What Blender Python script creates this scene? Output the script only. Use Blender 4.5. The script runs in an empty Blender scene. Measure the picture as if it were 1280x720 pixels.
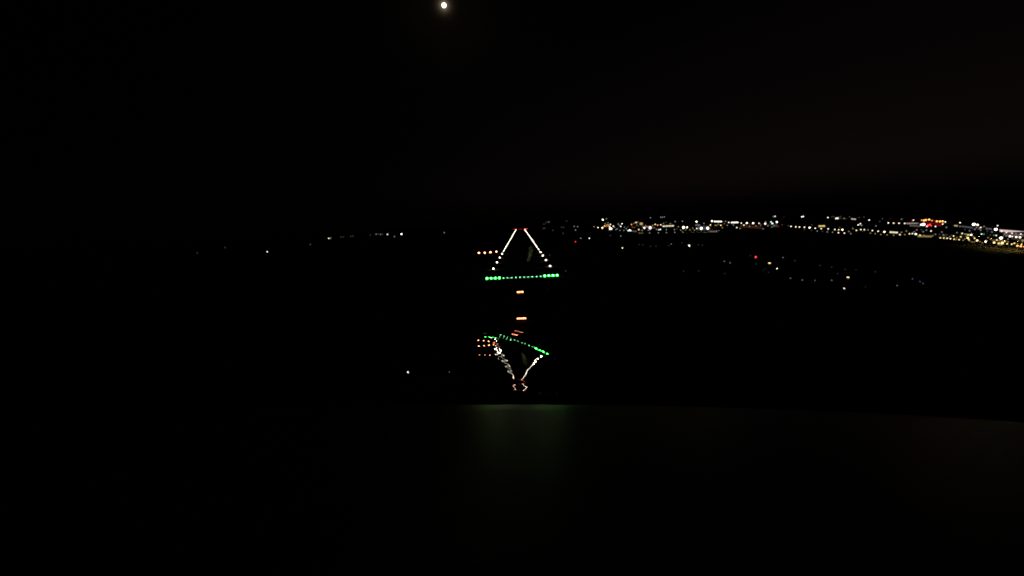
import bpy, bmesh, math, random
import numpy as np
from mathutils import Vector, Matrix
random.seed(4)
C = bpy.context.scene.collection
sc = bpy.context.scene

# ------------------------------------------------------------------ camera
F = 524.0                       # focal length in pixels of a 1280 wide frame
H = 40.0                        # height of the aircraft over the airfield
fwd = Vector((650.2 - 640, 360 - 278.5, -F))
p2 = Vector((750.2 - 640, 360 - 273.5, -F))
up = p2.cross(fwd)
if up.y < 0: up = -up
fwd.normalize(); up.normalize()
rt = fwd.cross(up).normalized()
M3 = Matrix((rt, fwd, up))      # camera space -> world space
CAM = Vector((0, 0, H))
MW = Matrix.Translation(CAM) @ M3.to_4x4()

def ray(u, v):
    """world direction seen at (u, v), scaled so that one metre of camera depth is one unit"""
    return M3 @ (Vector((u - 640, 360 - v, -F)) / F)
def on_level(u, v, z=0.0, far=7000.0):
    d = ray(u, v)
    t = (z - H) / d.z if d.z < -1e-6 else far
    if t <= 0 or t > far: t = far
    return CAM + d * t, t

cd = bpy.data.cameras.new('camera'); cam = bpy.data.objects.new('camera', cd); C.objects.link(cam)
cam.matrix_world = MW
cd.sensor_width = 36; cd.lens = 36 * F / 1280
cd.clip_start = 0.01; cd.clip_end = 300000
sc.camera = cam

# ------------------------------------------------------------------ materials
def principled(name, col, rough=0.6, spec=0.5, bump=None, noise=None, coat=0.0):
    m = bpy.data.materials.new(name); m.use_nodes = True
    nt = m.node_tree; b = nt.nodes['Principled BSDF']
    b.inputs['Base Color'].default_value = (*col, 1); b.inputs['Roughness'].default_value = rough
    b.inputs['Specular IOR Level'].default_value = spec
    if coat: b.inputs['Coat Weight'].default_value = coat; b.inputs['Coat Roughness'].default_value = 0.0
    tc = nt.nodes.new('ShaderNodeTexCoord')
    if noise:
        n = nt.nodes.new('ShaderNodeTexNoise'); n.inputs['Scale'].default_value = noise[0]; n.inputs['Detail'].default_value = 8
        r = nt.nodes.new('ShaderNodeValToRGB')
        r.color_ramp.elements[0].position = .3; r.color_ramp.elements[1].position = .7
        r.color_ramp.elements[0].color = (*[c * noise[1] for c in col], 1); r.color_ramp.elements[1].color = (*[c * noise[2] for c in col], 1)
        nt.links.new(tc.outputs['Object'], n.inputs['Vector']); nt.links.new(n.outputs['Fac'], r.inputs[0]); nt.links.new(r.outputs[0], b.inputs['Base Color'])
    if bump:
        n = nt.nodes.new('ShaderNodeTexNoise'); n.inputs['Scale'].default_value = bump[0]; n.inputs['Detail'].default_value = 4
        bp = nt.nodes.new('ShaderNodeBump'); bp.inputs['Strength'].default_value = bump[1]; bp.inputs['Distance'].default_value = bump[2]
        nt.links.new(tc.outputs['Object'], n.inputs['Vector']); nt.links.new(n.outputs['Fac'], bp.inputs['Height']); nt.links.new(bp.outputs[0], b.inputs['Normal'])
    return m
_em = {}
def emit(col, s, spill=False):
    k = (tuple(round(c, 3) for c in col), round(s, 3), spill)
    if k not in _em:
        m = bpy.data.materials.new('self_lit'); m.use_nodes = True
        nt = m.node_tree; b = nt.nodes['Principled BSDF']
        b.inputs['Base Color'].default_value = (.02, .02, .02, 1)
        b.inputs['Roughness'].default_value = .8
        b.inputs['Emission Color'].default_value = (*col, 1); b.inputs['Emission Strength'].default_value = s
        m.cycles.emission_sampling = 'FRONT'
        _em[k] = m
    return _em[k]
M_grass = principled('night_grass', (.012, .013, .007), 1.0, 0.0, noise=(.02, .6, 1.4))
M_asph = principled('runway_asphalt', (.02, .02, .02), 1.0, .0, noise=(.3, .8, 1.2))
M_metal = principled('grey_metal', (.08, .08, .08), .5)
M_pole = principled('pole_metal', (.05, .05, .05), .6)
M_wall = principled('building_wall', (.18, .17, .16), .8, .3, noise=(.2, .8, 1.1))
M_roof = principled('building_roof', (.05, .05, .05), .9, .2)

# ------------------------------------------------------------------ mesh helpers
class MB:
    def __init__(s): s.v = []; s.f = []; s.m = []
    def box(s, c, d, a=0.0, mat=0):
        b = len(s.v); ca, sa = math.cos(a), math.sin(a)
        for z in (-1, 1):
            for x, y in ((-1, -1), (1, -1), (1, 1), (-1, 1)):
                X, Y = x * d[0] / 2, y * d[1] / 2
                s.v.append((c[0] + X * ca - Y * sa, c[1] + X * sa + Y * ca, c[2] + z * d[2] / 2))
        for q in ((0, 3, 2, 1), (4, 5, 6, 7), (0, 1, 5, 4), (1, 2, 6, 5), (2, 3, 7, 6), (3, 0, 4, 7)):
            s.f.append([b + i for i in q]); s.m.append(mat)
        return s
    def cyl(s, c, r0, r1, h, n=8, mat=0):
        b = len(s.v)
        for z, r in ((0, r0), (h, r1)):
            for i in range(n):
                a = 2 * math.pi * i / n; s.v.append((c[0] + r * math.cos(a), c[1] + r * math.sin(a), c[2] + z))
        for i in range(n):
            j = (i + 1) % n; s.f.append([b + i, b + j, b + n + j, b + n + i]); s.m.append(mat)
        s.f.append([b + i for i in range(n)][::-1]); s.m.append(mat)
        s.f.append([b + n + i for i in range(n)]); s.m.append(mat)
        return s
    def globe(s, c, r, mat=0, n=10, k=6, sq=1.0):
        b = len(s.v); s.v.append((c[0], c[1], c[2] - r * sq))
        for i in range(1, k):
            t = math.pi * i / k
            for j in range(n):
                a = 2 * math.pi * j / n
                s.v.append((c[0] + r * math.sin(t) * math.cos(a), c[1] + r * math.sin(t) * math.sin(a), c[2] - r * sq * math.cos(t)))
        s.v.append((c[0], c[1], c[2] + r * sq)); e = len(s.v) - 1
        for j in range(n):
            q = (j + 1) % n
            s.f.append([b, b + 1 + q, b + 1 + j]); s.m.append(mat)
            for i in range(k - 2):
                o = b + 1 + i * n; s.f.append([o + j, o + q, o + n + q, o + n + j]); s.m.append(mat)
            o = b + 1 + (k - 2) * n; s.f.append([o + j, o + q, e]); s.m.append(mat)
        return s
    def mesh(s, name, mats):
        me = bpy.data.meshes.new(name); me.from_pydata(s.v, [], s.f)
        for m in mats: me.materials.append(m)
        me.polygons.foreach_set('material_index', s.m); me.update(); return me
    def build(s, name, mats, parent=None, loc=(0, 0, 0), rz=0):
        o = bpy.data.objects.new(name, s.mesh(name, mats)); C.objects.link(o)
        o.location = loc; o.rotation_euler = (0, 0, rz); o.parent = parent; return o
def tag(o, label, cat, group=None):
    o['label'] = label; o['category'] = cat
    if group: o['group'] = group
    return o
def empty(name, loc, rz=0):
    o = bpy.data.objects.new(name, None); C.objects.link(o); o.location = loc; o.rotation_euler = (0, 0, rz); return o
def copy_tree(o, parent=None):
    c = o.copy(); C.objects.link(c); c.parent = parent
    for ch in list(o.children): copy_tree(ch, c)
    return c
ORD = ('first second third fourth fifth sixth seventh eighth ninth tenth eleventh twelfth thirteenth fourteenth fifteenth sixteenth seventeenth '
       'eighteenth nineteenth twentieth').split()
TENS = {20: 'twenty', 30: 'thirty', 40: 'forty'}
def nth(i):
    if i < 20: return ORD[i]
    n = i + 1; t = n // 10 * 10
    return (TENS[t][:-1] + 'ieth') if n == t else TENS[t] + '-' + ORD[n - t - 1]

# ------------------------------------------------------------------ ground and runway
def sheet(name, pts, z, mat):
    me = bpy.data.meshes.new(name); me.from_pydata([(x, y, z) for x, y in pts], [], [list(range(len(pts)))]); me.materials.append(mat)
    o = bpy.data.objects.new(name, me); C.objects.link(o); o['kind'] = 'structure'; return o
R = 90000
sheet('ground', [(-R, -R), (R, -R), (R, R), (-R, R)], 0, M_grass)
thr, _ = on_level(652.6, 347.6, 0)
XC = thr.x; Y0 = thr.y                          # runway centre line and threshold
YE = 2620.0
sheet('runway', [(XC - 23, Y0 - 2), (XC + 23, Y0 - 2), (XC + 23, YE), (XC - 23, YE)], .01, M_asph)

# ------------------------------------------------------------------ runway lights
def light_fixture(name, r, col, s, h=.35, beam=0, omni=0):
    """elevated airfield light: round base plate and frangible stem, glass dome on top"""
    t = empty(name, (0, 0, 0))
    MB().cyl((0, 0, 0), .18, .16, .05, 12).build('base', [M_metal], t)
    MB().cyl((0, 0, .05), .04, .04, h, 8).build('stem', [M_metal], t)
    MB().globe((0, 0, .05 + h + r * .8), r, 0, 12, 8, .85).build('lens', [emit(col, s, True)], t)
    if beam:
        # airfield lamps throw their beam up the approach
        ld = bpy.data.lights.new('lamp_beam', 'SPOT'); ld.energy = beam; ld.color = col; ld.spot_size = math.radians(40); ld.spot_blend = .6; ld.shadow_soft_size = .15
        l = bpy.data.objects.new('lamp_beam', ld); C.objects.link(l); l.parent = t; l.location = (0, -r * 1.5, .05 + h + r * .8)
        l.rotation_euler = (math.radians(-96) + math.pi, 0, math.pi)
    if omni:
        ld = bpy.data.lights.new('lamp_light', 'POINT'); ld.energy = omni; ld.color = col; ld.shadow_soft_size = .3
        l = bpy.data.objects.new('lamp_light', ld); C.objects.link(l); l.parent = t; l.location = (0, 0, .3 + h + r * 2)
    return t
WHITE = (1, .88, .68); GREEN = (.03, 1, .06); GREENW = (.22, 1, .36); ORANGE = (1, .36, .11); RED = (1, .04, .02)
proto = {}; BG = 150; BW = 470
def place(kind, x, y, label, cat, group, **kw):
    if kind not in proto:
        o = proto[kind] = light_fixture(**kw)
    else:
        o = copy_tree(proto[kind])
    o.location = (x, y, .012); tag(o, label, cat, group); return o

n_edge = int((YE - (Y0 + 66)) / 60) + 1
for side, sx in (('left', -25.2), ('right', 25.2)):
    for k in range(n_edge):
        y = Y0 + 66 + 60 * k
        far = k > 19
        if k < 20: lab = 'white runway edge light in the %s row, %s from the green threshold bar' % (side, nth(k))
        else: lab = 'white runway edge light in the unbroken far stretch of the %s row' % side
        place('edge' if k > 3 else 'edge_near', XC + sx, y, lab, 'runway light', 'white lights along the %s runway edge' % side, name='runway_edge_light', r=.68, col=WHITE, s=10, beam=BW if k < 4 else 0, omni=800 if k < 4 else 0)
NG = 18
for i in range(NG):
    x = XC + (i - (NG - 1) / 2) * 3.02
    big = i < 4 or i >= 14
    if big:
        e = i if i < 4 else 17 - i
        lab = 'large bright green threshold light, %s from the %s end of the green bar' % (nth(e), 'left' if i < 4 else 'right')
        place('thr_big', x, Y0, lab, 'threshold light', 'green lights across the runway threshold', name='threshold_light', r=.66, col=GREEN, s=44, beam=BG)
    else:
        lab = 'small pale green threshold light, %s of ten from the left in the bar middle' % nth(i - 4)
        place('thr_small', x, Y0, lab, 'threshold light', 'green lights across the runway threshold', name='threshold_light', r=.3, col=GREENW, s=8)
for i, x in enumerate((-44, -39, -34, -29, -24, -8, 0, 8, 24, 29, 34, 39, 44)):
    where = 'left of the far runway end' if x < -20 else 'right of the far runway end' if x > 20 else 'in the middle of the far runway end'
    n = i if x < -20 else i - 5 if x < 20 else i - 8
    place('end' if abs(x) > 20 else 'end_dim', XC + x, YE, 'red runway end light %s, %s of its cluster' % (where, nth(n)), 'runway light', 'red lights at the far runway end',
          name='runway_end_light', r=1.1 if abs(x) > 20 else .8, col=RED, s=5 if abs(x) > 20 else 2.5)

# the four lamp units of the glide slope indicator, left of the runway
for i, (u, v) in enumerate(((598.6, 316.1), (606, 316), (613.1, 315.2), (620.5, 314.6))):
    p, t = on_level(u, v, 1.0)
    o = empty('glide_slope_light', (p.x, p.y, .0))
    MB().box((0, .9, .95), (1.7, 1.4, .9)).build('housing', [M_metal], o)
    for sx in (-.6, .6): MB().cyl((sx, .9, 0), .06, .06, .5).build('leg', [M_metal], o)
    MB().globe((0, 0, 1.0), 1.12 if i in (0, 2) else 1.0, 0, 12, 8, .8).build('lens', [emit((1, .28, .11), 15, True)], o)
    tag(o, ('leftmost', 'second from left', 'third from left', 'rightmost')[i] + ' of the four orange lamps in line beside the left edge row', 'approach light', 'four orange lamps left of the runway')

# approach light bars in front of the threshold
for j, (u, v, n, w) in enumerate(((650.3, 365.2, 4, 6.2), (651.9, 398.2, 5, 9.4))):
    p, t = on_level(u, v, 1.2)
    px = F / t
    o = empty('approach_light_bar', (p.x, p.y, 0))
    W = w / px
    MB().box((0, 0, .98), (W + .5, .1, .1)).build('crossbar', [M_metal], o)
    for sx in (-W / 2 + .3, W / 2 - .3): MB().cyl((sx, 0, 0), .04, .04, .95).build('post', [M_pole], o)
    for i in range(n):
        MB().globe((-W / 2 + W * i / (n - 1), -.05, 1.28), .36 if j == 0 else .27, 0, 10, 8).build('lens', [emit((1, .25, .11), 10, True)], o)
    tag(o, ('orange approach light bar just below the green threshold bar, four lamps merging', 'orange approach light bar of five lamps, the one nearest the aircraft nose')[j],
        'approach light', 'orange approach light bars before the threshold')

# ------------------------------------------------------------------ lamps of the town and airfield
COL = dict(w=(1, .93, .84), k=(1, .78, .72), y=(1, .74, .26), c=(1, .86, .58), o=(1, .34, .08), r=(1, .03, .03), g=(.5, .95, .68), b=(.35, .45, .95), n=(.75, .8, .85))
CLS = dict(B=(1.8, 3.8), n=(1.3, 2.0), d=(1.25, .34), v=(1.2, .08), V=(2.7, 5.5))
CNAME = dict(w='white', k='pinkish white', y='yellow', c='warm white', o='orange', r='red', g='greenish', b='bluish', n='pale')
CLN = dict(B='bright', n='steady', d='dim', v='faint', V='dazzling')
def parse(s):
    out = []
    for t in s.split(';'):
        t = t.strip()
        if not t: continue
        a, b = t.split(','); out.append((float(a), float(b[:-2]), b[-2], b[-1]))
    return sorted(out)
def lamp(u, v, c, k, name, label, cat, group, pole=8.0, far=7000, spill=False, gain=1.0):
    d = ray(u, v); s, L = CLS[k]
    p, t = on_level(u, v, pole, far)
    if t < 20: return
    r = .5 * s * t / F
    z = p.z
    if z - r < .3: r = max(.3, z - .3)
    m = MB().cyl((0, 0, 0), max(.08, r * .12), max(.06, r * .08), z - r * .6, 6, 0)
    m.globe((0, 0, z), r, 1, 10, 6)
    o = m.build(name, [M_pole, emit(COL[c], L * (gain if k in 'dv' else 1), spill)], None, (p.x, p.y, 0))
    return tag(o, label, cat, group)
def cluster(data, name, cat, where, group, **kw):
    pts = parse(data)
    count = {}
    for (u, v, c, k) in pts:
        key = (c, k); count[key] = count.get(key, 0) + 1
    seen = {}
    for (u, v, c, k) in pts:
        key = (c, k); i = seen.get(key, 0); seen[key] = i + 1
        look = '%s %s %s' % (CLN[k], CNAME[c], cat)
        if count[key] == 1: lab = 'only ' + look + ' ' + where
        else: lab = '%s %s from the left %s' % (nth(i), look, where)
        lamp(u, v, c, k, name, lab, cat, group, **kw)

cluster("411,297.9cn;413.3,297.5cd;426,296.3cv;429,296.1cv;438.4,295.4cv;441,295.2cv;463,293.7nv;470.2,292.7nd;472.6,292.6nv;475.6,293nd;478,292.5nv;484.3,292.9wn;493,295.8nd;501.9,292.6wB;555.3,290.8nd;387.8,305.8nv;334,314.8kn;246.6,316.2nv;281.3,309.5nv;388,305.2nv",
        'distant_lamp', 'lamp', 'on the horizon left of the runway', 'scattered lamps left of the runway', far=5000)
cluster("685.8,277.4nd;682.6,278.2nv;680,280.2nv;679,285.6kv;681,285.2kv;708.4,276.4nv;691,288nv;703.8,291.7nv;717.8,283nd;722,283.2nd;719.4,287.5kd;726,297.8nd;719.4,302.2rn;736.7,297.8kn;707.2,338.8nv;687,319nv;702,284nv;704.5,284.3nv",
        'distant_lamp', 'lamp', 'between runway end and town', 'sparse lamps just right of the runway end')
cluster("753.5,274.6wB;758,273.6nd;742.5,283.3kd;747.5,284.4cn;753,284.8yB;755.6,282.5yn;758.8,281.2on;761,281.4on;763,280.6cn;766.6,282.8wn;762,283.5wn;765,286wn;763,285.6wV;761.6,287.5gd;772.8,280wd;777.5,279.8wn;776,283wn;771.6,286nd;775,287.9nd;780.6,284nd;779.8,288nd;785,283.5nv;776,295nd;763,294.4nv",
        'floodlight', 'floodlight', 'in the nearest town cluster', 'lamps of the nearest town cluster')
cluster("785,288.4gn;787,287.8wB;788.6,288.3wn;789.4,280.6on;792.5,279.2yd;795,278.2cn;797,277.8cd;790.6,284od;798,283nv;798.5,287cn;802.8,288wd;805.5,284.8kB;809,283.8kd;812.6,284.8kV;812,287.4kd;816,281.3yd;819,280.4yn;822,281.4on;826,281kn;813,272.3nd;826,271.4nd;828,271.6nd;830.4,271.2nd;832.5,277.9nv;823.6,287.2wn;825.6,286.7wn;833,287wd;843,286.8wd;846,286.3nv;812,291.2nd;822.8,291nd;833,290.7nd;843.5,290.4nd;853.5,289.9nd;844,277nd;853,276.6nd",
        'floodlight', 'floodlight', 'in the second town cluster', 'lamps of the second town cluster')
cluster("854.4,284.4cV;858.8,284.2cB;857,287.3yd;866,285.4yd;871,285.6cn;876.6,285.5wV;884.6,285.2wV;870.6,277.2cB;890,276.4cB;888,281.3yn;898,280yd;901,281.5yn;907,276.6kd;905.6,279.4od;911,278wn;921,284.4cn;929.8,281.3cn;926.6,279cn;933.5,278.8cB;937,280kv;941.5,279kB;948.8,279.2kn;953.8,286kd;956.6,279.6kB;957,277.3cd;963.8,277.5wn;965.4,279.6gB;964.8,283.8gd;967.5,282gd;971,277.6wB",
        'floodlight', 'floodlight', 'around the pale lit hangar', 'lamps round the pale hangar')
cluster("968.8,270.4nn;966.8,270.7nd;980,271rv;1002.4,271wn;1004,270.7wn;977.8,281nv;985.4,282nv;988.8,283cn;994.8,283.5cn;999.4,283.8cn;1005.6,284.1cn;1012,284.6cB;1019,285.2cn;1026.5,285.8cn;1035.2,286.2cn;1043.6,286.9cn;1048.4,287.2yn;1053,287.2cB;1049.7,284nv;1015,281kv",
        'street_lamp', 'street lamp', 'in the middle road upper row', 'upper lamp row of the middle road')
cluster("1005.6,287.3nv;1014.4,287.9nv;1021.5,288.8nd;1028,289.3nv;1034,289.9cd;1040.8,290.2nd;1048,290.9kn;1055.5,291.4kn;1063.5,292kd",
        'street_lamp', 'street lamp', 'in the middle road lower row', 'lower lamp row of the middle road')
cluster("1035,271.9cn;1040,270.9nv;1042.5,270.8nv;1050.8,270.6nv;1051,273nv;1055,273.1yd;1057,273.2yv;1062,271kv;1073.8,271.8nv;1080,271.4nv;1086.5,275.1wn;1099.7,276.8nv;1103,273.3nv;1072.8,281.2wn;1075.5,279.8wn;1077,281.8wd;1095,282.4nd;1110.4,278.7cn;1117,279cn;1123.8,279cn;1131,279.2cn;1113,273.5rv;1127,274nd;1141.7,275.2kn;1139.5,276.6rd",
        'distant_lamp', 'lamp', 'on the skyline before the red block', 'far skyline lamps before the red block')
cluster("1070.5,288yn;1076,287cn;1080.4,287.1cn;1078,289nv;1085,287.5cd;1090.4,288.2cn;1097.7,289.1cn;1105.5,289.8cB;1124.8,293.3kn;1131,293.3yd;1136.8,292.2yn;1140.5,292cn;1144.7,292.6cB;1142.6,289.8nd;1151.7,287nv;1158,287.6nd;1163.8,288.8cn;1169.3,292.9nd;1174.3,293kv;1179.2,293.4kd;1183.9,293.6nv;1177.2,290nd;1196.2,290.8gd;1189,294nv;1202.7,291.8cn;1214,293.6cB;1158.5,283wn;1169.3,283wn;1183,284.2nd",
        'street_lamp', 'street lamp', 'on the road below the red block', 'lamps on the road below the red block')
cluster("1152.3,275.2on;1155,275.6oB;1157.5,275oB;1161.4,274.5oB;1165,275.8on;1168,276.3rd;1171,276.7oB;1174.9,276.8oB;1178.3,276.7oB;1181.6,277.4cn;1178.4,280.1kn;1154.6,280.4wV;1151.5,280.8wB;1160,281.6rB;1162.4,280.9rB;1164,282.2rn",
        'neon_lamp', 'neon lamp', 'on the roof of the red block', 'lamps on the red block')
cluster("1192,295yn;1201,296yn;1175.4,297.4yn;1179.8,297.6yn;1184,297.8cn;1188,298.4cn;1192.7,299yn;1195.6,299.4yd;1198.8,299.6yn;1209.7,297.4yB;1211,299.5yn;1206,298.6yd;1218.2,297.8yn;1221.4,300.6yB;1217.9,302.4yd;1232,302cB;1242.7,303.2yB;1253,303.3yB;1258.9,304.8yn;1264.8,305.2yn;1271.8,307.3oB;1276,307.8oB;1279.6,308.4on",
        'street_lamp', 'street lamp', 'beside the lit field', 'near lamp row beside the lit field', spill=True)
cluster("1200,278.4cn;1217.3,280.5wV;1222,281wB;1218.5,286.7nd;1220.6,284kd;1225.9,284.4kn;1224,286kd;1226,287.8wd;1230.2,283yd;1247,282.1nn;1244.8,286.7wV;1227,292.5gn;1229.8,292.8gd;1238,293.8gv;1242.5,294yd;1245.4,294.3gn;1251.3,297.5wV;1262.4,295.4kB;1265.4,295.6kn;1270.3,296.3kB;1275,296.7kB;1260,298.9nd",
        'floodlight', 'floodlight', 'around the long white terminal', 'floodlights round the long terminal')
cluster("778,310cn;799,305.6nv;803.6,306nv;813,308nv;820,307.8nv;836,307nv;839,305nd;852.5,303.2nv;861.5,307cB;873,306nv;878,306.5nv;854.6,339nv;873.5,338.6nv;905.5,326.7nd;912.7,328.5nd;906,342nv;938,319.7nv;944.8,330gv;944.8,321.2rB;944.2,322.2kd;961.2,328.8yn;962.6,329yn;971.3,335.8cn;978.8,322nd;993.6,326nv;957,336bv;954,338bv;960.6,340.5bv;988,347.8nd;1002.8,350nd;1018.8,350.6bd;1039.6,350.4nd;1025,331.7nv;1039.6,334nv;1047,342nv;1056.6,336.8nv;1070,337.4bv;1059.2,346.6yn;1060.8,346.8yn;1060,349.4nv;1055.2,360.4cn;1056.2,361.4nd;1082,358.6bv;1094.3,339.8nv;1121.4,357nd;1140.6,348.7bd;1150,351.9bd;1153.8,354.4bd",
        'field_lamp', 'lamp', 'on the dark field', 'scattered lamps on the dark field', pole=4.0, gain=.6)

cluster("1148,279cv;1200,283yd;1206,287nv;1212,288.4nd;1234,289cv;1240,290nd;1256,292nd;1258,295cd;1235,297yd;1238,299yd;1246,300yn;1250,301yd;1256,301.6yn;1260,302.4yd;1268,304yn;1272,304.6yd;1277,305.4yn;1225,302yd;1228,303.6yd;1212,301yd;1215,302.4yd;1204,300.4yd;1265,291.6kn;1270,292kd;1276,292.6kn;1258,290.6kn;1252,289.2kn;1273,301yd;1278,302yd;1166,294.6yd;1155,294.2yd;1150,294yn;1182,293.4yv;1187,296yd;1196,297yd;1208,295.6yd;1217,296yd",
        'street_lamp', 'street lamp', 'among the amber lamps before the terminal', 'amber lamps before the terminal')
cluster("756.6,279.6cd;760,278.6yd;768,284cd;770,287wd;774,281.6cd;783,286wd;793,284.2od;796,281.4yd;807,281.8yd;810.4,287.6cd;817.6,284.6kd;820.6,286.6wd;829.4,279.2yd;838,279.6cd;848,283.4yd;851,287.6cd;862.4,287.2yd;868,287.6cd;880,279.2cd;895,283.4cd;903,284.6yd;909,281.6kd;917,281.2kd;925,285.6cd;937,283kd;945,282.4kd;951,281.4kd;959.8,282.4kd;973,283rd;1061,289.4yd;1066,285.6cd;1088,291.4yd;1094,292yd;1101,293yd;1109,293.6yd;1117,294yd;1127,290.4cd;1133,288.8cd;1146,287.4cd;1154,289.6cd",
        'porch_lamp', 'porch lamp', 'among the brighter town lamps', 'dim lamps among the brighter town lamps')
# ------------------------------------------------------------------ lit buildings
def building(u0, v0, u1, v1, th, c, L, label, name='lit_building', cat='building', base=3.0, depth=18, panes=None, body_h=1.6, spill=False):
    a, ta = on_level(u0, v0, base, 6500); b, tb = on_level(u1, v1, base, 6500)
    mid = (a + b) / 2; dv = b - a; ln = math.hypot(dv.x, dv.y); ang = math.atan2(dv.y, dv.x)
    t = (ta + tb) / 2; hp = th * t / F
    zt = mid.z + hp * .6
    wall_h = mid.z + hp * .5 + max(.35, hp * .15)
    o = empty(name, (mid.x, mid.y, 0), ang)
    MB().box((0, depth / 2, wall_h / 2), (ln + .15 * ln, depth, wall_h)).build('wall', [M_wall], o)
    MB().box((0, depth / 2, wall_h + .25), (ln * 1.17, depth + 1.2, .5)).build('roof', [M_roof], o)
    n = panes or max(1, int((u1 - u0) / 3))
    z0 = max(mid.z, hp / 2 + .3)
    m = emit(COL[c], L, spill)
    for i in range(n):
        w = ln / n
        MB().box((-ln / 2 + w * (i + .5), -.06, z0), (w * .86, .14, hp)).build('glowpane', [m], o)  # emissive panes; on the dull fronts their glow stands in for floodlight
    o['label'] = label; o['category'] = cat; o['group'] = 'lit buildings on the horizon'
    return o
building(828, 282.8, 842.5, 282.2, 1.5, 'c', 1.0, 'low building with one long warm white window strip in the second cluster')
building(799.5, 280.4, 803.6, 280.4, 2.8, 'y', .55, 'small block with a square dull yellow front in the second cluster')
building(790, 288.9, 796, 289.4, 1.1, 'k', .14, 'dim low shed just right of the bright white floodlights', base=1.5)
building(798, 291.4, 804, 291.4, 1.5, 'y', .10, 'dim grey olive shed below the yellow fronted block', base=1.5)
building(802.5, 283.6, 816, 283.4, 1.8, 'k', .22, 'pale pinkish fronted hall behind the dazzling pink white floodlights')
building(755, 283.0, 763, 282.4, 1.6, 'o', .45, 'orange fronted building in the first town cluster')
building(872, 286.4, 888, 286.6, 5.6, 'n', .075, 'wide pale grey hangar front under two dazzling floodlights', name='hangar', panes=3)  # front glows by itself in place of the floodlight falling on it
building(869, 281.4, 875, 281.2, 1.2, 'n', .25, 'small dim strip roofed shed above the grey hangar')
building(892.5, 276.9, 902.5, 277, 1.3, 'w', 2.2, 'low block with a bright white strip, left one of the skyline pair')
building(913.8, 278.2, 923, 278.0, 1.3, 'w', 2.2, 'low block with a bright white strip, right one of the skyline pair')
building(887, 289.2, 897, 289.4, 1.0, 'c', .22, 'dim low shed on the ground right of the grey hangar', base=1.5)
building(893, 281.6, 897, 281.6, .9, 'y', .35, 'tiny dim yellow fronted block right of the grey hangar')
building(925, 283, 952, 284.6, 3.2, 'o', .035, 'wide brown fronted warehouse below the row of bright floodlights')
building(1023, 282.7, 1031.5, 282.5, 1.7, 'y', .9, 'building with a short yellow strip above the middle road lamps')
building(1044, 273.1, 1048.5, 272.7, 1.7, 'w', 1.4, 'small far block with a bright white front on the skyline')
building(1064, 273.6, 1070, 274.1, 1.3, 'k', .7, 'small far block with a pinkish strip on the skyline')
building(1112, 290.1, 1122.5, 290.8, 1.7, 'c', 1.1, 'roadside building with a bright yellowish white window strip')
building(1133, 279.3, 1148, 279.4, 1.5, 'k', .35, 'low pale strip building left of the red block')
building(1147, 295.2, 1165, 295.6, 2.0, 'y', .28, 'long dull yellow brown fronted depot below the red block', base=2)
building(1156, 279.0, 1177, 281.4, 3.2, 'r', .12, 'dark red fronted block carrying orange neon lamps on top', name='red_block', cat='building')
building(1192.5, 282, 1197.5, 282.3, 1.3, 'c', .5, 'tiny yellowish fronted block between red block and white terminal')
building(1202, 282.8, 1216, 284.8, 1.6, 'n', .10, 'dim grey roofed hall left of the dazzling twin floodlights')
building(1232, 285.6, 1240, 286.4, 1.2, 'n', .16, 'dim grey shed left of the long white terminal')
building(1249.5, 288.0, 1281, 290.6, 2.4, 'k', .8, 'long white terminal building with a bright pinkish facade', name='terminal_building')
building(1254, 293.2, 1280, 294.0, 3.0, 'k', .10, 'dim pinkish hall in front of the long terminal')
building(1264, 299.0, 1281, 300.6, 1.6, 'y', .30, 'dim yellow green shed below the pink floodlights')
building(1205, 293.1, 1212.5, 293.8, 1.7, 'y', .9, 'roadside building with a yellow window strip near the terminal')
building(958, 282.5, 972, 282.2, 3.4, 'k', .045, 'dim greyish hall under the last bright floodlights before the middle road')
building(1137, 281.8, 1151, 282.6, 2.0, 'k', .10, 'dim pinkish grey hall directly below the pale strip building')
building(1150, 277.8, 1181, 278.8, 1.4, 'r', .10, 'dull red rooftop storey behind the orange neon lamps')
building(1240, 300.2, 1262, 301.8, 1.6, 'y', .14, 'long dull amber shed behind the near lamp row', base=2)
building(1166, 294.0, 1182, 295.2, 1.3, 'y', .10, 'faint amber shed right of the dull yellow brown depot', base=2)
building(1247, 304.2, 1254.5, 304.4, 1.9, 'y', 1.3, 'roadside kiosk row with a bright yellow strip beside the lit field', base=2)

# ------------------------------------------------------------------ the lit field by the near road (flood lamps of the place light it)
def flood(u, v, z, power, col, size, label):
    p, t = on_level(u, v, 0)
    o = empty('flood_mast', (p.x, p.y, 0))
    MB().cyl((0, 0, 0), .12, .08, z, 8).build('pole', [M_pole], o)
    MB().box((0, 0, z), (1.2, .5, .4)).build('lamp_head', [M_metal], o)
    ld = bpy.data.lights.new('flood_lamp', 'SPOT'); ld.energy = power; ld.spot_size = math.radians(158); ld.spot_blend = .35; ld.color = col; ld.shadow_soft_size = .4
    l = bpy.data.objects.new('flood_lamp', ld); C.objects.link(l); l.parent = o; l.location = (0, 0, z - .5)
    tag(o, label, 'mast', 'unlit looking masts that light the ground')
for i, (u, v, pw) in enumerate(((1222, 306.5, 3500), (1238, 308.8, 5500), (1254, 311, 7500), (1270, 313.2, 9000), (1288, 315.5, 9000))):
    flood(u, v, 8, pw * 1.8, (1, .66, .28), 1, 'slim mast lighting the olive field edge, %s from the left' % nth(i))
flood(864, 290.2, 12, 22000, (1, .9, .7), 1, 'slim mast lighting the apron left of the grey hangar')
flood(882, 290.0, 12, 30000, (.95, .97, 1), 1, 'slim mast lighting the apron before the grey hangar')
flood(894, 290.3, 11, 16000, (1, .9, .7), 1, 'slim mast lighting the apron right of the grey hangar')

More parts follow.
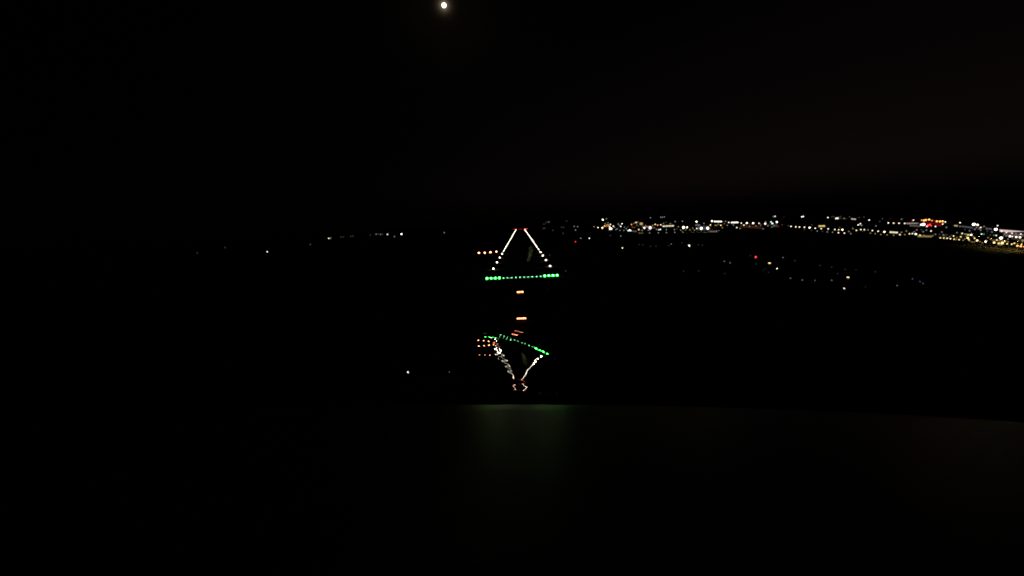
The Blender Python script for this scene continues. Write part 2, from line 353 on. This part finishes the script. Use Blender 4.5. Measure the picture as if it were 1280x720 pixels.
# ------------------------------------------------------------------ windscreen smears, built as floating mist over the runway
def smear(u, v, depth, hgt, wid, tilt, label, bright, seed):
    rnd = random.Random(seed)
    bm = bmesh.new(); bmesh.ops.create_icosphere(bm, subdivisions=4, radius=1)
    c = CAM + ray(u, v) * depth
    from mathutils import noise
    for w in bm.verts:
        q = w.co.copy(); n = noise.fractal(q * 1.3 + Vector((seed, 0, 0)), 1, 2, 4)
        taper = 1 - .45 * (q.z * .5 - .1) ** 2 - (.35 * max(0, -q.z))
        bend = .35 * math.sin(q.z * 1.6)
        q *= 1 + .3 * n
        x = q.x * wid * taper + bend * wid; y = q.y * wid * taper; z = q.z * hgt
        w.co = Vector((x * math.cos(tilt) + z * math.sin(tilt), y, -x * math.sin(tilt) + z * math.cos(tilt)))
    me = bpy.data.meshes.new('windscreen_smear'); bm.to_mesh(me); bm.free()
    for p in me.polygons: p.use_smooth = True
    m = bpy.data.materials.new('smudge'); m.use_nodes = True; nt = m.node_tree; nt.nodes.clear()
    out = nt.nodes.new('ShaderNodeOutputMaterial'); tr = nt.nodes.new('ShaderNodeBsdfTransparent')
    df = nt.nodes.new('ShaderNodeBsdfDiffuse'); df.inputs[0].default_value = (.88, .92, .74, 1)
    tl = nt.nodes.new('ShaderNodeBsdfTranslucent'); tl.inputs[0].default_value = (.88, .92, .74, 1)
    ad = nt.nodes.new('ShaderNodeMixShader'); ad.inputs[0].default_value = .85; mx = nt.nodes.new('ShaderNodeMixShader')
    nz = nt.nodes.new('ShaderNodeTexNoise'); nz.inputs['Scale'].default_value = .2; nz.inputs['Detail'].default_value = 5
    tc = nt.nodes.new('ShaderNodeTexCoord'); lw = nt.nodes.new('ShaderNodeLayerWeight'); lw.inputs[0].default_value = .4
    inv = nt.nodes.new('ShaderNodeMath'); inv.operation = 'SUBTRACT'; inv.inputs[0].default_value = 1
    mu = nt.nodes.new('ShaderNodeMath'); mu.operation = 'MULTIPLY'; mu2 = nt.nodes.new('ShaderNodeMath'); mu2.operation = 'MULTIPLY'; mu2.inputs[1].default_value = bright
    L = nt.links.new
    L(tc.outputs['Object'], nz.inputs['Vector']); L(lw.outputs['Facing'], inv.inputs[1]); L(inv.outputs[0], mu.inputs[0]); L(nz.outputs['Fac'], mu.inputs[1]); L(mu.outputs[0], mu2.inputs[0])
    L(df.outputs[0], ad.inputs[1]); L(tl.outputs[0], ad.inputs[2]); L(mu2.outputs[0], mx.inputs[0]); L(tr.outputs[0], mx.inputs[1]); L(ad.outputs[0], mx.inputs[2]); L(mx.outputs[0], out.inputs[0])
    me.materials.append(m)
    o = bpy.data.objects.new('windscreen_smear', me); C.objects.link(o); o.location = c
    return tag(o, label, 'smudge', 'pale windscreen smears over the runway')
smear(662.2, 317.5, 410, 8.6, 2.3, .18, 'tall pale grey green wisp inside the right runway edge row', 4.5, 3)
smear(684, 362.5, 230, 1.5, .35, .7, 'tiny slanted grey wisp below the right end of the green bar', 1.8, 9)

# ------------------------------------------------------------------ aircraft nose
Q = [-0.03174, 0.01237, -0.33924, -0.08749, -0.00416, -0.49953, -0.08473, -0.00463]
def sstep(x): x = np.clip(x, 0, 1); return x * x * (3 - 2 * x)
def nose_y(s, t):
    a, b, c, d, e, k, l, m = Q; t1 = t - 1
    y = -.12 - .05 * t + a * s + b * t1 + c * s * s + d * s * t1 + e * t1 * t1 + k * s ** 3 + l * s * s * t1 + m * t1 ** 3
    # the panel lifts into a small lip at its rear edge
    tt = np.linspace(.55, .75, 801)
    g = np.interp(tt, [.55, .606, .630, .668, .705, .75], [.006, .008, .0115, .0145, 0, 0])
    cum = np.concatenate([[0], np.cumsum((g[1:] + g[:-1]) / 2 * (tt[1] - tt[0]))])
    y = y + np.interp(t, tt, cum[-1] - cum)
    # sheet-metal waviness, stronger on the left half
    u = s / t                                   # across
    wa = sstep((.010 - u) / .022) * sstep((u + .048) / .012)
    wb = sstep((-.031 - u) / .005) * sstep((u + .13) / .04)
    q = 62.9 / t
    y = y + wa * RA1 * t * t * np.sin(2 * np.pi * (q / 4.6 - u * 36))
    y = y - wb * RA2 * t * t * sstep((q - 34) / 6) * sstep((66 - q) / 8) * np.sin(2 * np.pi * (q - RP) / 22)
    y = y + sstep((u - .01) / .02) * .000012 * t * t * np.sin(2 * np.pi * (q / 8 + u * 30))
    return y
RA1, RA2, RP = .000052, .0009, 44.7
def pt(s, t, y): return M3 @ Vector((s, y, -t))
air = empty('aircraft', CAM)
tag(air, 'aircraft nose below the camera, glossy black cowling mirroring the runway lights', 'aircraft')
s_ = np.linspace(-.46, .42, 300); t_ = 1 / np.linspace(1 / .606, 1 / 2.75, 700)
S, T = np.meshgrid(np.linspace(0, 1, 300), t_)
W0 = np.maximum(-.268 * T, -.40 + .12 * sstep((T - 1.6) / 1.2)); W1 = .012 + .104 * T - .06 * sstep((T - 1.6) / 1.4)
X0 = S; S = W0 + (W1 - W0) * S
Yv = nose_y(S, T)
# rounded shoulders and tip
Yv = Yv - 6 * np.maximum(0, X0 - .97) ** 1.5 - 4 * np.maximum(0, .03 - X0) ** 1.5 - .5 * np.maximum(0, T - 2.6) ** 1.5
P = np.stack([S, Yv, -T], -1).reshape(-1, 3)
nr, nc = S.shape
idx = np.arange(nr * nc).reshape(nr, nc)
faces = np.stack([idx[:-1, :-1], idx[:-1, 1:], idx[1:, 1:], idx[1:, :-1]], -1).reshape(-1, 4)
border = list(idx[0, :]) + list(idx[1:, -1]) + list(idx[-1, -2::-1]) + list(idx[-2:0:-1, 0])
low = P[border].copy(); low[:, 1] -= .38
base = len(P)
P = np.vstack([P, low]); nb = len(border)
sk = [[border[i], base + i, base + (i + 1) % nb, border[(i + 1) % nb]] for i in range(nb)]
Rm = np.array(M3)
Pw = P @ Rm.T
me = bpy.data.meshes.new('nose_cowling')
me.from_pydata(Pw.tolist(), [], faces.tolist() + sk)
sm = np.ones(len(me.polygons), bool); sm[len(faces):] = False
me.polygons.foreach_set('use_smooth', sm); me.update()
# the skirt keeps sharp edges so that it does not bend the gloss of the top
M_gloss = principled('gloss_black_paint', (.004, .004, .004), .0, .5)
M_gloss.node_tree.nodes['Principled BSDF'].inputs['IOR'].default_value = 1.55
me.materials.append(M_gloss)
o = bpy.data.objects.new('nose_cowling', me); C.objects.link(o); o.parent = air

# glareshield between camera and cowling
M_glare = principled('glareshield_vinyl', (.003, .003, .003), .34, .09, bump=(700, .25, .0006))
gs = np.linspace(-.8, .8, 60); gt = np.concatenate([np.linspace(-.35, .49, 36), np.linspace(.5, .602, 34)])
G, GT = np.meshgrid(gs, gt)
GY = -.1490 - .05 * G ** 2 - 1.9 * np.maximum(0, GT - .50) ** 2 + .03 * np.maximum(0, .55 - GT)
P = np.stack([G, GY, -GT], -1).reshape(-1, 3); ng = len(P)
idx = np.arange(ng).reshape(G.shape)
ft = np.stack([idx[:-1, :-1], idx[:-1, 1:], idx[1:, 1:], idx[1:, :-1]], -1).reshape(-1, 4).tolist()
P2 = P.copy(); P2[:, 1] -= .03
bd = list(idx[0, :]) + list(idx[1:, -1]) + list(idx[-1, -2::-1]) + list(idx[-2:0:-1, 0])
sk = [[bd[i], bd[i] + ng, bd[(i + 1) % len(bd)] + ng, bd[(i + 1) % len(bd)]] for i in range(len(bd))]
me = bpy.data.meshes.new('glareshield')
me.from_pydata((np.vstack([P, P2]) @ Rm.T).tolist(), [], ft + [[i + ng for i in f][::-1] for f in ft] + sk)
sm = np.zeros(len(me.polygons), bool); sm[:len(ft)] = True; me.polygons.foreach_set('use_smooth', sm)
me.materials.append(M_glare); me.update()
o = bpy.data.objects.new('glareshield', me); C.objects.link(o); o.parent = air

# ------------------------------------------------------------------ moon, sky
mdir = ray(555, 6.6).normalized()
mp = CAM + mdir * 120000
mo = MB().globe((0, 0, 0), 120000 * math.tan(math.radians(.235)), 0, 32, 16).build('moon', [emit((1, .9, .76), 6)], None, mp)
for p in mo.data.polygons: p.use_smooth = True
tag(mo, 'small bright full moon high in the black sky at the top edge', 'moon')
elev = math.asin(mdir.z); azim = math.atan2(mdir.x, mdir.y)
sd = bpy.data.lights.new('moonlight', 'SUN'); sd.energy = .012; sd.angle = math.radians(.5); sd.color = (1, .95, .85)
so = bpy.data.objects.new('moonlight', sd); C.objects.link(so); so.rotation_euler = (-mdir).to_track_quat('-Z', 'Y').to_euler()

w = bpy.data.worlds.new('World'); sc.world = w; w.use_nodes = True
nt = w.node_tree; nt.nodes.clear(); N = nt.nodes.new; L = nt.links.new
out = N('ShaderNodeOutputWorld')
sky = N('ShaderNodeTexSky'); sky.sky_type = 'NISHITA'; sky.sun_disc = False; sky.sun_elevation = elev; sky.sun_rotation = azim
b1 = N('ShaderNodeBackground'); b1.inputs[1].default_value = .000012; L(sky.outputs[0], b1.inputs[0])
tc = N('ShaderNodeTexCoord')
def dotwith(v):
    d = N('ShaderNodeVectorMath'); d.operation = 'DOT_PRODUCT'; d.inputs[1].default_value = v; L(tc.outputs['Generated'], d.inputs[0]); return d.outputs['Value']
def mth(op, a, b=None):
    m = N('ShaderNodeMath'); m.operation = op
    for i, x in enumerate((a, b)):
        if x is None: continue
        if isinstance(x, (int, float)): m.inputs[i].default_value = x
        else: L(x, m.inputs[i])
    return m.outputs[0]
# camera glare round the moon, painted into the sky
ang = mth('ARCCOSINE', mth('MINIMUM', dotwith(mdir), 1.0))
au = mth('MULTIPLY', mth('EXPONENT', mth('MULTIPLY', ang, -1 / math.radians(.22))), .7)
au2 = mth('MULTIPLY', mth('EXPONENT', mth('MULTIPLY', ang, -1 / math.radians(3.0))), .003)
b2 = N('ShaderNodeBackground'); b2.inputs[0].default_value = (1, .72, .45, 1); L(mth('ADD', au, au2), b2.inputs[1])
# town glow low over the right horizon
tg = ray(1180, 255); tg.z = 0; tg.normalize()
gx = mth('POWER', mth('MAXIMUM', dotwith(tg), 0.0), 2.5)
gz = mth('EXPONENT', mth('MULTIPLY', mth('ABSOLUTE', dotwith((0, 0, 1))), -4.0))
elev_in = N('ShaderNodeMapRange'); elev_in.interpolation_type = 'SMOOTHSTEP'; elev_in.inputs['From Min'].default_value = -.005; elev_in.inputs['From Max'].default_value = .10
L(dotwith((0, 0, 1)), elev_in.inputs['Value'])
gz = mth('MULTIPLY', gz, elev_in.outputs['Result'])
b3 = N('ShaderNodeBackground'); b3.inputs[0].default_value = (1, .58, .60, 1); L(mth('MULTIPLY', mth('MULTIPLY', gx, gz), .0052), b3.inputs[1])
a1 = N('ShaderNodeAddShader'); a2 = N('ShaderNodeAddShader')
L(b1.outputs[0], a1.inputs[0]); L(b2.outputs[0], a1.inputs[1]); L(a1.outputs[0], a2.inputs[0]); L(b3.outputs[0], a2.inputs[1]); L(a2.outputs[0], out.inputs[0])

# ------------------------------------------------------------------ render settings
vs = sc.view_settings; vs.view_transform = 'Standard'; vs.look = 'None'; vs.exposure = 0; vs.gamma = 1; vs.use_curve_mapping = False
cy = sc.cycles
cy.use_adaptive_sampling = False
cy.use_denoising = True; cy.denoiser = 'OPENIMAGEDENOISE'; cy.denoising_input_passes = 'RGB'
cy.filter_width = 1.85; cy.pixel_filter_type = 'BLACKMAN_HARRIS'
cy.max_bounces = 4; cy.diffuse_bounces = 1; cy.glossy_bounces = 2; cy.transparent_max_bounces = 8
cy.use_light_tree = True
cy.sample_clamp_indirect = 2.0
